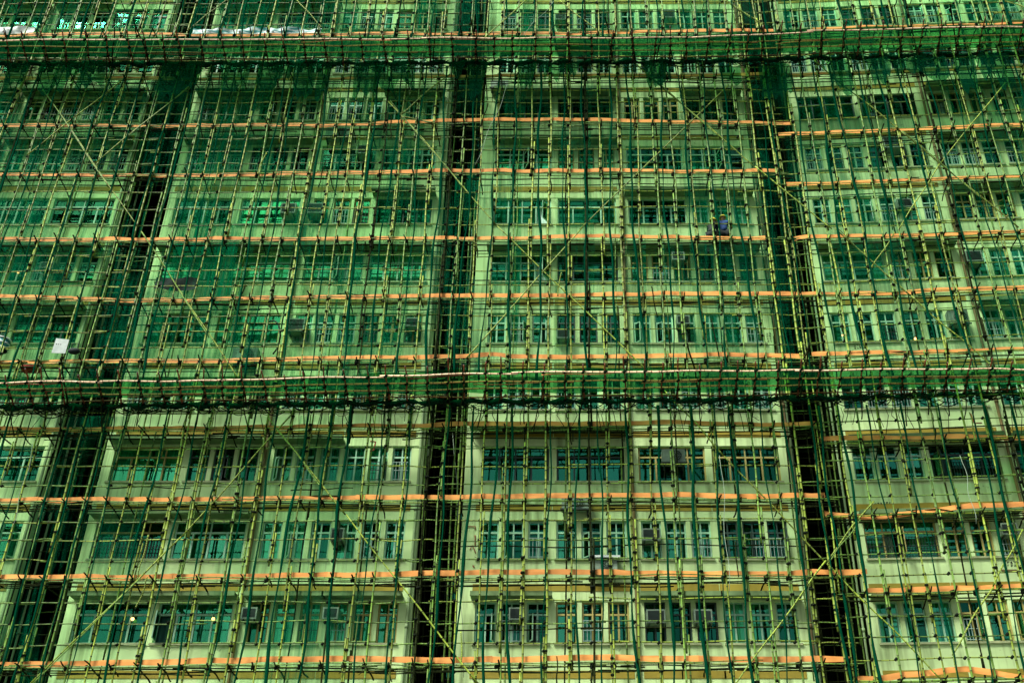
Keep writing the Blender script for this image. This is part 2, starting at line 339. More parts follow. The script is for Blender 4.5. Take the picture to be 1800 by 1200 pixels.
def sash_mesh(w, h, fm):
    key = ('s', round(w, 2), round(h, 2), fm.name)
    if key not in MESH:
        mb = MB(); t = .035
        mb.box(0, t, 0, .03, 0, h); mb.box(w - t, w, 0, .03, 0, h); mb.box(t, w - t, 0, .03, 0, t); mb.box(t, w - t, 0, .03, h - t, h); mb.box(t, w - t, .012, .016, t, h - t, 1)
        MESH[key] = mb.mesh('open_sash', [fm, M_glass])
    return MESH[key]

KMIN, KMAX = -1, 12
for wn, fr, u0, ww, rooms, wl in WINGS:
    b = empty('apartment_block', fr, wl, 'building', 'apartment blocks joined by dark light wells', (u0, 0, 0))
    wall = MB(); inte = MB(); ztop = sill(KMAX) + 3; prev = 0.
    npane = 0; late = MB()
    for k in range(KMIN, KMAX + 1):
        z0 = sill(k); z1 = z0 + WH
        wall.box(0, ww, 0, .25, prev, z0); prev = z1
        # floor slab and party walls behind
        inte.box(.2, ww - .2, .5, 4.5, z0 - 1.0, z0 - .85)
        spans = []
        for r, (a, c) in enumerate(rooms):
            key = (wn, r, k); mg = MERGE.get(key)
            if mg: spans.append((a, c, r, mg))
            else:
                sw = (c - a - .31) / 3
                for i in range(3): spans.append((a + i * (sw + .155), a + i * (sw + .155) + sw, r, None))
        x = 0.
        for i, (a, c, r, mg) in enumerate(spans):
            wall.box(x, a, .02, .25, z0, z1); x = c
        wall.box(x, ww, .02, .25, z0, z1)
        # ochre bands, one under each room
        for r, (a, c) in enumerate(rooms):
            ob = MB(); e = rnd.uniform(-.04, .04); ob.box(a - .12 + e, c + .10 + e, -.02, .0, z0 - 1.10, z0 - .86); ob.build('ochre_panel', M_ochre, b)
        for i, (a, c) in enumerate(rooms):
            sl = MB(); sl.box(a - .06, c + .06, -.07, .018, z0 - .07, z0 - .003); sl.build('window_sill', M_sill, b)
            if (wn, i, k) in HOODS:
                hd = MB(); hd.box(a - .14, c + .14, -.52, .0, z1 + .06, z1 + .15); hd.box(a - .14, c + .14, -.54, -.505, z1 + .02, z1 + .17); hd.build('window_hood', M_hood, b)
        room_cur = {}
        for (a, c, r, mg) in spans:
            w = c - a
            if mg: fk, ci, n = mg[0], mg[1], 4
            else:
                if r not in room_cur:
                    room_cur[r] = (rnd.choice('lllc' if rnd.random() < .8 else 'd'), rnd.choice([0, 0, 0, 1, 1, 2, 3, 3, -1, -1] if k > 3 else [0, 0, 2, 1, 1, 3, 3, 3, -1, -1]))
                fk, ci = room_cur[r]; n = 2
                if rnd.random() < .35: ci = rnd.choice([0, 0, 1, 1, 2, 3, -1])
            wo = link('window', frame_mesh(w, WH, fk, n), b, None, (a, .10, z0))
            gm = M_glass_d if (fk == 'd' or rnd.random() < .35) else M_glass
            t = .055; hh = WH * .7; opened = rnd.randrange(n) if rnd.random() < .22 else -1
            pw = (w - 2 * t) / n; plist = []
            for i in range(n): 
                if i != opened: plist.append((t + pw * i + .02, t, pw - .04, hh - .03 - t))
            m2 = n if n <= 2 else 2
            if n == 2 and rnd.random() < .5: plist.append((t, hh + .03, w - 2 * t, WH - t - hh - .03))
            else:
                for i in range(m2): plist.append((t + (w - 2 * t) * i / m2 + .01, hh + .03, (w - 2 * t) / m2 - .02, WH - t - hh - .03))
            for (px, pz, pw2, ph) in plist:
                if npane < 290 and k <= 8: link('pane', pane_mesh(pw2, ph, gm), wo, None, (px, 0, pz)); npane += 1
                else: late.box(a + px, a + px + pw2, .13, .136, z0 + pz, z0 + pz + ph, 0 if gm is M_glass else 1)
            if opened >= 0:
                s_ = link('open_sash', sash_mesh(pw - .01, hh - .09, {'l': M_fr_light, 'd': M_fr_dark, 'c': M_fr_cream}[fk]), wo, None, (t + pw * opened + (0 if opened % 2 == 0 else pw), -.012, t + .005))
                s_.rotation_euler.z = -R(rnd.uniform(35, 85)) if opened % 2 == 0 else R(180 + rnd.uniform(35, 85))
            if ci >= 0:
                cu = link('curtain', curtain_mesh(w + .06, WH + .05, ci), wo, None, (-.03, .26 + rnd.random() * .05 - .10, -.02))
            if rnd.random() < (.34 if not mg else .2):
                link('grille', grille_mesh(w - .08, WH * .52, M_grille if rnd.random() < .65 else M_gr_dark), wo, None, (.04, -.075, .05))
    wall.box(0, ww, 0, .25, prev, ztop)
    wall.build('wall', M_wall, b)
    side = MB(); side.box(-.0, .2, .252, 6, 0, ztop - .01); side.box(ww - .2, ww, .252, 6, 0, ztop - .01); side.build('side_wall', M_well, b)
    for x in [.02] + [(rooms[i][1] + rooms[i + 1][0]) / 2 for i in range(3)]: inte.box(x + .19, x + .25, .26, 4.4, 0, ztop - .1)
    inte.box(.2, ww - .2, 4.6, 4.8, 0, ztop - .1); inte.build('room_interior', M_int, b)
    rf = MB(); rf.box(-.1, ww + .1, -.1, 6, ztop, ztop + .3); rf.build('roof_slab', M_hood, b)
    tag(late.build('glazing', [M_glass, M_glass_d], b), kind='stuff')
    # drainpipes
    def pipe(u, d, r, mat, zb=.2, zt=None):
        mb = MB(); zt = zt or ztop; zz = [zb + (zt - zb) * i / 12 for i in range(13)]
        mb.tube([(u + .015 * math.sin(i * 2.1), d, z) for i, z in enumerate(zz)], r, 8)
        for z in zz[1:-1]: mb.tube([(u, d, z - .06), (u, d, z + .06)], r * 1.35, 8)
        mb.build('drainpipe', mat, b)
    mid = (rooms[1][1] + rooms[2][0]) / 2
    pipe(mid, -.09, .055, M_pipe_b)
    if wn != 'right': pipe(ww - .12, -.09, .05, M_pipe_b if wn == 'centre' else M_pipe)
    pipe(ww + .09, .35, .04, M_pipe)
    if wn == 'far_left': pipe(ww + .26, .5, .04, M_pipe)
    if wn == 'right': pipe(-.12, .3, .04, M_pipe)
# light wells: the recessed back walls between the blocks
for nm, fr, a, c, lbl in (('A', F0, -17.9, -16.07, 'left'), ('B', F0, -4.91, -3.45, 'middle'), ('C', F0, 7.97, 9.85, 'right')):
    t = empty('light_well', fr, f'dark recessed back wall of the {lbl} light well between apartment blocks', 'light well', 'light wells between the apartment blocks')
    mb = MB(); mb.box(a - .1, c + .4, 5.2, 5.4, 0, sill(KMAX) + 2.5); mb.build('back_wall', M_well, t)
    for k in range(-1, 12):
        mb = MB(); mb.box((a + c) / 2 - .3, (a + c) / 2 + .3, 5.12, 5.195, sill(k) + .2, sill(k) + 1.1); w_ = mb.build('window', M_fr_dark, t)
        mb = MB(); mb.box((a + c) / 2 - .25, (a + c) / 2 + .25, 5.10, 5.115, sill(k) + .25, sill(k) + 1.05); mb.build('pane', M_glass_d, w_)
        mb = MB(); mb.box(a - .0, c + .15, 1.5, 2.2, sill(k) - .95, sill(k) - .85); mb.build('ledge', M_well, t)  # cross slab added at each storey to cut daylight inside the well

# corrugated awning over the two dark windows of the centre block
aw = empty('awning', F0, 'dark corrugated awning with scalloped edge above two dark framed windows of the central block', 'awning', None, (-3.3, 0, sill(2) + WH + .42))
mb = MB(); n = 150; v = []; f = []
for i in range(n + 1):
    x = 5.5 * i / n; dz = .025 * math.sin(i * math.pi / 1.5)
    v += [(x, -.02, .16 + dz), (x, -.8, -.02 + dz), (x, -.8, -.045 + dz), (x, -.02, .135 + dz)]
for i in range(n):
    for j in range(4): f.append((4 * i + j, 4 * i + 4 + j, 4 * i + 4 + (j + 1) % 4, 4 * i + (j + 1) % 4))
mb.add(v, f); mb.build('corrugated_sheet', M_hood, aw)
mb = MB()
for x in (.1, 1.9, 3.6, 5.4): mb = MB(); mb.tube([(x, -.02, -.25), (x, -.72, -.06)], .02, 5); mb.build('bracket', M_gr_dark, aw)

# ------------------------------------------------------------------ air conditioners
ROWN = {0: 'lowest window row', 1: 'second lowest window row', 2: 'third lowest window row', 3: 'row behind lower catch fan', 4: 'first row above lower catch fan', 5: 'second row above lower catch fan',
        6: 'third row above lower catch fan', 7: 'fourth row above lower catch fan', 8: 'second row below upper catch fan', 9: 'row right below upper catch fan', 10: 'row above upper catch fan'}
def ac_box(root, w, h, d):
    mb = MB(); mb.box(0, w, 0, d, 0, h); mb.build('casing', M_ac, root)
    t = .045; mb = MB(); mb.box(0, w, -.03, -.002, 0, t); mb.box(0, w, -.03, -.002, h - t, h); mb.box(0, t, -.03, -.002, t, h - t); mb.box(w - t, w, -.03, -.002, t, h - t); mb.build('front_frame', M_ac, root)
    mb = MB(); mb.box(t, w - t, -.012, -.004, t, h - t)
    for i in range(9): z = t + (h - 2 * t) * (i + .5) / 9; mb.box(t, w - t, -.026, -.012, z - .008, z + .008)
    mb.build('louvre', M_ac_d, root)
    mb = MB(); mb.box(.06, .1, -.05, d, -.05, -.004); mb.box(w - .1, w - .06, -.05, d, -.05, -.004); mb.build('bracket', M_gr_dark, root)
def condenser(root, w, h, d):
    mb = MB(); mb.box(0, w, 0, d, 0, h); mb.build('casing', M_ac, root)
    mb = MB(); cx, cz, r = w * .6, h * .5, h * .42
    ring = [(cx + r * math.cos(a), -.012, cz + r * math.sin(a)) for a in [2 * math.pi * i / 20 for i in range(20)]]
    mb.add(ring + [(x, -.002, z) for x, y, z in ring], [tuple(range(20))] + [(i, i + 20, (i + 1) % 20 + 20, (i + 1) % 20) for i in range(20)]); mb.build('fan_opening', M_ac_d, root)
    mb = MB()
    for k in range(4):
        a0 = 2 * math.pi * k / 4
        mb.tube([(cx, -.03, cz), (cx + r * .9 * math.cos(a0), -.03, cz + r * .9 * math.sin(a0))], .012, 4)
    for q in (.35, .65, .95): mb.tube([(cx + r * q * math.cos(2 * math.pi * i / 16), -.03, cz + r * q * math.sin(2 * math.pi * i / 16)) for i in range(17)], .008, 4)
    mb.build('fan_guard', M_ac, root)
    mb = MB(); mb.box(-.05, w + .05, -.06, -.02, -.05, -.005); mb.box(.05, .1, -.06, d + .15, -.09, -.05); mb.box(w - .1, w - .05, -.06, d + .15, -.09, -.05)
    mb.tube([(.08, 0, -.06), (.08, d + .1, -.4)], .015, 5); mb.tube([(w - .08, 0, -.06), (w - .08, d + .1, -.4)], .015, 5); mb.build('bracket', M_gr_dark, root)
ACS = [ # px, py (centre), width m, height m, kind, wing, row
 (1145, 939, .62, .42, 'w', 'centre', 1), (906, 1078, .42, .40, 'w', 'centre', 0), (1153, 1082, .6, .42, 'w', 'centre', 0), (1236, 1082, .58, .42, 'w', 'centre', 0),
 (438, 1077, .5, .38, 'w', 'left', 0), (581, 1077, .5, .38, 'w', 'left', 0), (1062, 990, .85, .48, 'c', 'centre', 1), (1012, 884, .95, .45, 'c', 'centre', 2), (1184, 802, .8, .5, 'c', 'centre', 2),
 (724, 566, .5, .38, 'w', 'left', 4), (990, 587, .5, .38, 'w', 'centre', 4), (1201, 562, .5, .38, 'w', 'centre', 4), (521, 571, .62, .55, 'w', 'left', 4), (431, 624, .9, .55, 'c', 'left', 4),
 (1192, 450, .5, .38, 'w', 'centre', 5), (507, 366, .6, .5, 'w', 'left', 6), (554, 366, .62, .5, 'w', 'left', 6), (638, 263, .58, .45, 'w', 'left', 7), (1712, 450, .62, .5, 'w', 'right', 5),
 (1774, 929, .55, .4, 'w', 'right', 1), (1684, 558, .72, .6, 'c', 'right', 4), (596, 234, 1.1, .5, 'c', 'left', 8), (878, 150, .75, .42, 'c', 'centre', 9), (593, 938, .45, .42, 'w', 'left', 1),
 (1262, 435, .95, .4, 'c', 'centre', 6), (1590, 357, .6, .42, 'w', 'right', 6), (83, 466, .55, .3, 'w', 'far_left', 5), (1175, 25, .6, .5, 'w', 'centre', 10), (985, 30, .5, .4, 'w', 'centre', 10), (1570, 250, .8, .6, 'w', 'right', 7)]
cnt = {}
for a in ACS: cnt.setdefault((a[4], a[5], a[6]), []).append(a)
for (kd, wn, k), lst in cnt.items():
    lst.sort()
    for i, (px, py, w, h, _, _, _) in enumerate(lst):
        fr = FR if wn == 'right' else F0
        u, z = fr.hit(px, py, -.35)
        pos = '' if len(lst) == 1 else (', left one' if i == 0 else (', right one' if i == len(lst) - 1 else ', middle one'))
        if kd == 'w':
            t = empty('window_air_conditioner', fr, f'louvred window air conditioner, {ROWN[k]}, {WNAME[wn]}{pos}', 'air conditioner', 'air conditioners on the facade', (u - w / 2, -.35, z - h / 2)); ac_box(t, w, h, .5)
        else:
            t = empty('air_conditioner_condenser', fr, f'fan condenser on brackets, {ROWN[k]}, {WNAME[wn]}{pos}', 'air conditioner', 'condensers bolted under windows', (u - w / 2, -.42, z - h / 2)); condenser(t, w, h, .34)
# white sheet lying on the condenser in the second row
u, z = F0.hit(1063, 979, -.42); mb = MB(); v = []; f = []
for i in range(9):
    for j in range(3): v.append((-.5 + 1.0 * i / 8, -.1 + .25 * j, .03 * math.sin(i * 1.7 + j) + .02))
for i in range(8):
    for j in range(2): f.append((i * 3 + j, i * 3 + 3 + j, i * 3 + 4 + j, i * 3 + 1 + j))
mb.add(v, f); top = len(mb.v); mb.add([(x, y, zz - .06) for x, y, zz in v], [q[::-1] for q in f]); mb.box(-.5, .5, -.1, -.095, -.04, .03)
tag(mb.build('cover_sheet', M_white, None, (u, -.45, z)), 'white cover sheet lying on a condenser in the second window row, central block', 'sheet')

# ------------------------------------------------------------------ bamboo
POLE = []
for q in range(7):
    mb = MB(); L = 7.0; pts = []; rr = []; a1, a2, p1, p2 = rnd.uniform(.012, .035), rnd.uniform(.01, .03), rnd.random() * 6, rnd.random() * 6
    for i in range(20):
        z = .35 * i
        for dz, s in ((-.018, 1.), (0, 1.17), (.018, 1.)) if i else ((0, 1.),):
            zz = z + dz; pts.append((a1 * math.sin(zz * .9 + p1), a2 * math.sin(zz * 1.3 + p2), zz)); rr.append((1 - .032 * zz) * s)
    pts.append((a1 * math.sin(L * .9 + p1), a2 * math.sin(L * 1.3 + p2), L)); rr.append(.78)
    POLE.append((pts, rr))
PM = {}
def pole_mesh(q, r, mat):
    key = (q, r, mat.name)
    if key not in PM:
        pts, rr = POLE[q]; mb = MB(); mb.tube(pts, [r * x for x in rr], 7); PM[key] = mb.mesh('bamboo_pole', mat)
    return PM[key]
def pole(name, parent, A, B, r, mat, flip=None):
    A, B = Vector(A), Vector(B)
    if (rnd.random() < .5) if flip is None else flip: A, B = B, A
    o = link(name, pole_mesh(rnd.randrange(7), r, mat), parent); d = B - A
    o.rotation_mode = 'QUATERNION'; q = d.to_track_quat('Z', 'Y') @ Quaternion((0, 0, 1), rnd.random() * 6.28)
    o.rotation_quaternion = q; o.location = A; o.scale = (1, 1, d.length / 7.0); return o

# orange toe strips give the working levels (photo heights, left+centre then right)
STR = {
 10: ([(0, 62), (85, 60), (240, 57), (340, 62), (600, 60), (700, 57), (780, 59), (900, 57), (1000, 58), (1200, 54), (1300, 52), (1358, 53)], [(1425, 52), (1490, 47), (1571, 46), (1700, 44)]),
 9: ([(0, 137), (220, 136), (330, 138), (600, 137), (700, 135), (900, 133), (1060, 132), (1200, 133), (1300, 130), (1345, 129)], [(1372, 131), (1500, 128), (1650, 122), (1800, 117)]),
 8: ([(0, 219), (85, 219), (240, 221), (400, 219), (600, 219), (700, 213), (820, 210), (1000, 209), (1200, 213), (1390, 216)], [(1368, 236), (1500, 230), (1600, 227), (1700, 221), (1800, 218)]),
 7: ([(0, 306), (300, 308), (500, 304), (600, 303), (750, 299), (900, 299), (1100, 298), (1200, 301), (1368, 299)], [(1380, 323), (1480, 320), (1600, 316), (1700, 312), (1800, 308)]),
 6: ([(0, 419), (260, 420), (400, 418), (500, 420), (600, 418), (760, 418), (900, 418), (1000, 414), (1100, 414), (1200, 416), (1350, 418)], [(1395, 420), (1420, 415), (1600, 413), (1800, 405)]),
 5: ([(0, 519), (240, 527), (340, 526), (400, 524), (600, 521), (780, 518), (1000, 518), (1140, 515), (1250, 515), (1436, 515)], [(1440, 515), (1550, 515), (1640, 508), (1800, 504)]),
 4: ([(0, 636), (200, 634), (400, 633), (600, 628), (780, 626), (870, 622), (900, 625), (1100, 625), (1250, 622), (1375, 624), (1412, 625)], [(1427, 622), (1500, 619), (1650, 617), (1800, 612)]),
 3: ([(0, 753), (300, 752), (600, 748), (745, 748), (800, 743), (1000, 744), (1130, 742), (1200, 740), (1300, 745), (1432, 744)], [(1440, 771), (1500, 768), (1600, 769), (1700, 765), (1800, 768)]),
 2: ([(0, 877), (300, 876), (600, 874), (800, 872), (1000, 870), (1190, 868), (1300, 870), (1448, 869)], [(1450, 902), (1500, 905), (1560, 906), (1640, 897), (1700, 888), (1800, 885)]),
 1: ([(0, 1013), (300, 1012), (600, 1009), (800, 1005), (1000, 1003), (1200, 1007), (1400, 1005), (1522, 1003)], [(1525, 1037), (1600, 1036), (1700, 1032), (1800, 1028)]),
 0: ([(20, 1167), (300, 1161), (600, 1156), (900, 1158), (1070, 1153), (1200, 1156), (1350, 1157), (1492, 1157)], [(1505, 1193), (1630, 1180), (1700, 1173), (1800, 1190)])}
ROWS = {0: 'lowest', 1: 'second lowest', 2: 'third lowest', 3: 'just below the lower catch fan', 4: 'just above the lower catch fan', 5: 'second above the lower catch fan', 6: 'third above the lower catch fan', 7: 'fourth above the lower catch fan',
        8: 'second below the upper catch fan', 9: 'right below the upper catch fan', 10: 'above the upper catch fan'}
OD, ID = -1.30, -.62      # depth of outer and inner bamboo rows
def interp(pl, x):
    if x <= pl[0][0]: return pl[0][1] + (pl[1][1] - pl[0][1]) / (pl[1][0] - pl[0][0]) * 0
    for (x0, y0), (x1, y1) in zip(pl, pl[1:]):
        if x <= x1: return y0 + (y1 - y0) * (x - x0) / (x1 - x0)
    return pl[-1][1]
WORK = {'L': {}, 'R': {}}
for k, (pl, pr) in STR.items():
    for side, fr, p in (('L', F0, pl), ('R', FR, pr)):
        pts = [fr.hit(x, y, OD + .09) for x, y in p]
        if side == 'L' : pts = [(pts[0][0] - 3 if pts[0][0] < -12 else pts[0][0], pts[0][1])] + pts
        else: pts = pts + [(pts[-1][0] + 2.5, pts[-1][1])]
        WORK[side][k] = sum(z for u, z in pts) / len(pts) - .20
        t = empty('orange_toe_strip', fr, f'orange scaffold strip, {ROWS[k]}, ' + ('across left and central blocks' if side == 'L' else 'on right-hand block'), 'toe strip', 'orange strips along the scaffold lifts')
        u = pts[0][0]; uend = pts[-1][0]
        while u < uend - .3:
            L = min(rnd.choice([1.4, 2.1, 2.1, 2.8, 3.5]), uend - u); v = []; f = []; n = 8; sag = rnd.uniform(.0, .045); wob = rnd.uniform(-.02, .02)
            for i in range(n + 1):
                uu = u + L * i / n + (.04 if i == n else 0); zc = interp(pts, uu) - sag * math.sin(math.pi * i / n) + wob * (i / n - .5)
                dd = OD + .10 + .02 * math.sin(uu * 3) + (.012 if int(u * 7) % 2 else 0); hh = .088 + .008 * math.sin(uu * 5 + k)
                v += [(uu, dd, zc - hh), (uu, dd - .002, zc), (uu, dd, zc + hh), (uu, dd + .008, zc + hh), (uu, dd + .008, zc - hh)]
            for i in range(n):
                for j in range(5): f.append((5 * i + j, 5 * i + 5 + j, 5 * i + 5 + (j + 1) % 5, 5 * i + (j + 1) % 5))
            f += [(4, 3, 2, 1, 0), tuple(5 * n + j for j in range(5))]
            mb = MB(); mb.add(v, f); mb.build('strip_length', M_orange, t); u += L

# scaffold sections
SEC = [('far_left', F0, -29.5, -16.6, 'L', 'bamboo scaffold with lashed poles in front of the far left block'),
       ('left', F0, -16.6, -4.25, 'L', 'bamboo scaffold with lashed poles in front of the block left of centre'),
       ('centre', F0, -4.25, 8.7, 'L', 'bamboo scaffold with lashed poles in front of the central block and its light wells'),
       ('right', FR, -1.15, 12.5, 'R', 'bamboo scaffold with lashed poles in front of the right-hand block')]
SLOPE = .004
ZB, ZT = 5.5, 47.0
SCAF = {}
for wn, fr, ua, ub, side, lbl in SEC:
    t = empty('bamboo_scaffold', fr, lbl, 'scaffold', 'bamboo scaffolds in front of the blocks'); SCAF[wn] = t
    wk = WORK[side]; lv = [wk[k] for k in sorted(wk)]
    lv = [lv[0] - 2.85] + lv + [lv[-1] + 2.8, lv[-1] + 5.6]
    levels = []
    for a, b_ in zip(lv, lv[1:]):
        for j in range(4): levels.append((a + (b_ - a) * j / 4 + (rnd.uniform(-.04, .04) if j else 0), j == 0))
    us = []; u = ua + rnd.uniform(.1, .3)
    while u < ub - .05: us.append(u); u += rnd.choice([.62, .68, .70, .72, .76])
    tie = MB()
    # standards, outer row
    for i, u in enumerate(us):
        z = ZB + rnd.uniform(-3, 0); mt = rnd.choices([M_bam, M_bam2, M_bam_d], [.58, .34, .08])[0]; r0 = rnd.choice([.030, .035, .040]); off = 0
        x = u; lean = rnd.uniform(-.02, .02)
        while z < ZT:
            L = rnd.uniform(5.6, 7.0); x1 = x + lean + rnd.uniform(-.03, .03)
            pole('standard', t, (x + off, OD, z), (x1 + off, OD + rnd.uniform(-.02, .02), z + L), r0, mt, False)
            ov = rnd.uniform(.9, 2.6)
            for q in range(int(ov / .5)):
                zz = z + L - ov + .2 + q * .5; tie.tube([(x1 + .03, OD, zz - .03), (x1 + .03, OD, zz + .03)], r0 * 2.1, 6)
            z += L - ov; off = 0.075 if off == 0 else 0; x = u + (x1 - u) * .5
        if rnd.random() < .12:   # a doubled standard for a few lifts
            z = rnd.uniform(9, 30); pole('standard', t, (u + .11, OD - .02, z), (u + .09, OD - .02, z + 6.5), .036, M_bam)
    # inner row
    u = ua + .5
    while u < ub:
        z = ZB + rnd.uniform(-3, 0)
        while z < ZT:
            L = rnd.uniform(6, 7); pole('inner_standard', t, (u + rnd.uniform(-.05, .05), ID, z), (u + rnd.uniform(-.05, .05), ID, z + L), .030, M_bam2 if rnd.random() < .6 else M_bam_d); z += L - .6
        u += 1.9
    # ledgers
    for z, work in levels:
        rows = [(OD + .07, z, .022, M_bam if rnd.random() < .45 else M_bam2, 'ledger')]
        if work:
            rows += [(OD - .03, z + .03, .020, M_bam2, 'ledger'), (ID, z + .02, .024, M_bam_d, 'inner_ledger'), (-.95, z + .03, .024, M_bam_d, 'platform_pole'), (OD + .05, z - .17, .022, M_bam_d, 'ledger')]
        elif rnd.random() < .12: rows.append((ID, z, .024, M_bam_d, 'inner_ledger'))
        for d, zz, r, mt, nm in rows:
            u = ua - rnd.uniform(0, .8) * (wn not in ('right', 'centre'))
            jit = 0
            while u < ub:
                L = min(rnd.uniform(4.8, 6.8), ub + .15 - u + rnd.uniform(-.1, .3))
                if L < .8: break
                e0, e1 = rnd.uniform(-.035, .035), rnd.uniform(-.035, .035)
                pole(nm, t, (u, d, zz + SLOPE * u + e0 + jit), (u + L, d, zz + SLOPE * (u + L) + e1 + jit), r, mt)
                u += L - rnd.uniform(.3, .8); jit = .045 if jit == 0 else 0
    # transoms poking out at each working level
    for z, work in levels:
        for u in us:
            zz = z + SLOPE * u
            if work:
                o_ = rnd.uniform(.10, .45); s_ = rnd.choice([.3, .5, 1.0, 1.2])
                pole('transom', t, (u + .05 + rnd.uniform(-.04, .04), OD - o_, zz + .02 + rnd.uniform(-.02, .10)), (u + .05 + rnd.uniform(-.08, .08), OD + s_, zz - .04 + rnd.uniform(-.1, .02)), .026, M_bam_d)
                for q in range(2): tie.tube([(u - .05, OD + .03, zz - .06 + q * .1), (u + .09, OD + .03, zz + q * .08)], .042, 5)
                if rnd.random() < .4: tie.tube([(u, OD - .05, zz), (u + rnd.uniform(-.1, .1), OD - .08, zz - .12), (u + rnd.uniform(-.15, .15), OD - .07, zz - rnd.uniform(.15, .3))], .010, 4)
            # lashing at every crossing
            tie.tube([(u - .035, OD + .02, zz - .035), (u + .035, OD + .02, zz + .04)], .043, 6)
            if rnd.random() < .25: tie.tube([(u, OD - .05, zz), (u + rnd.uniform(-.12, .12), OD - .06, zz + rnd.uniform(-.08, .08))], .008, 4)
    tag(tie.build('lashing', M_black, t), kind='stuff')
    # stray poles and odd short pieces
    for q in range(26):
        k = rnd.randrange(len(lv)); u = rnd.uniform(ua, ub - 2); z = lv[k] + rnd.uniform(-.3, .9)
        if rnd.random() < .5: pole('spare_pole', t, (u, OD + .15, z), (u + rnd.uniform(1, 3), OD + .1, z + rnd.uniform(-.15, .15)), .022, M_bam_d)
        else: pole('spare_pole', t, (u, OD - .06, z - .7), (u + rnd.uniform(-.25, .25), OD - .1, z + rnd.uniform(.3, .9)), .024, M_bam_d if rnd.random() < .6 else M_bam)

# long diagonal braces, photo end points
BR = [((75, 157), (243, 400)), ((248, 407), (420, 667)), ((470, 733), (607, 903)), ((607, 903), (840, 1200)), ((350, 137), (167, 287)), ((213, 143), (47, 272)), ((405, -5), (330, 53)), ((683, 177), (873, 395)), ((873, 397), (1140, 653)),
      ((820, 630), (1023, 400)), ((1020, 403), (1280, 150)), ((925, 0), (827, 90)), ((983, 0), (1080, 80)), ((1117, 113), (1327, 293)), ((1327, 293), (1462, 402)), ((1168, 685), (1273, 800)), ((1273, 800), (1453, 990)),
      ((1290, 1205), (1452, 985)), ((1450, 988), (1535, 880)), ((50, 1203), (320, 943)), ((320, 943), (517, 723)), ((522, 0), (567, 50)), ((1273, 0), (1343, 45)), ((760, 215), (705, 205)), ((705, 200), (790, 130))]
BRR = [((1430, 107), (1583, 230)), ((1583, 230), (1790, 400)), ((1467, 400), (1600, 520)), ((1600, 520), (1747, 645)), ((1767, 145), (1653, 287)), ((1653, 287), (1580, 402)), ((1573, 408), (1525, 482)), ((1453, 990), (1655, 1192)), ((1673, 1150), (1745, 1030)), ((1745, 1030), (1798, 930)), ((1765, 0), (1815, 20))]
for fr, L in ((F0, BR), (FR, BRR)):
    for (a, b_) in L:
        ua, za = fr.hit(*a, OD - .09); ub, zb = fr.hit(*b_, OD - .09)
        if fr is FR: wn = 'right'
        else: wn = 'far_left' if (ua + ub) / 2 < -16.6 else 'left' if (ua + ub) / 2 < -4.25 else 'centre'
        pole('brace', SCAF[wn], (ua, OD - .09, za), (ub, OD - .09, zb), .028, M_bam)
        if rnd.random() < .35: pole('brace', SCAF[wn], (ua + .06, OD - .14, za - .05), (ua + (ub - ua) * .72, OD - .12, za + (zb - za) * .72 - .09), .020, M_bam2)
# ------------------------------------------------------------------ bamboo structure inside the light wells
for nm, a, c, wn in (('left', -17.85, -16.15, 'left'), ('middle', -4.8, -3.55, 'centre'), ('right', 8.1, 9.6, 'centre')):
    t = empty('light_well_scaffold', F0, f'bamboo poles and short rungs standing inside the {nm} light well', 'scaffold', 'bamboo frames in the light wells')
    for u in (a + .12, (a + c) / 2, c - .12):
        for d in (.25, 1.2):
            z = ZB
            while z < ZT: pole('standard', t, (u, d, z), (u + rnd.uniform(-.05, .05), d, z + 6.8), .032, M_bam2 if (d < 1 and rnd.random() < .6) else M_bam_d); z += 6.2
    z = ZB
    while z < ZT:
        for d in (.3, 1.25): pole('ledger', t, (a - .02, d, z), (c + .02, d, z + rnd.uniform(-.05, .05)), .020, M_bam2 if rnd.random() < .3 else M_bam_d)
        z += rnd.choice([.7, 1.0, .8])

# ------------------------------------------------------------------ safety nets
zf1 = zat(712, OD); zf2 = zat(118, OD); ztop = ZT
TIERS = [('lower', ZB, zf1 - .1, 'below the lower catch fan'), ('middle', zf1 + .9, zf2 - .1, 'between the two catch fans'), ('upper', zf2 + .8, ztop, 'above the upper catch fan')]
DENS = {('far_left', 'lower'): ['', 'thin', 'thin', 'thin'], ('left', 'lower'): ['thin', '', 'thin', ''], ('centre', 'lower'): ['', '', '', ''], ('right', 'lower'): ['', '', '', 'thin'],
        ('far_left', 'middle'): ['mid', 'mid', 'mid', 'mid'], ('left', 'middle'): ['mid', 'mid', 'thin', 'mid'], ('centre', 'middle'): ['mid', 'thin', 'thin', 'thin'], ('right', 'middle'): ['thin', 'thin', 'thin', 'mid'],
        ('far_left', 'upper'): ['mid'] * 4, ('left', 'upper'): ['mid', 'mid', 'mid', 'mid'], ('centre', 'upper'): ['mid', 'thin', 'thin', 'thin'], ('right', 'upper'): ['thin', 'thin', 'mid', 'mid']}
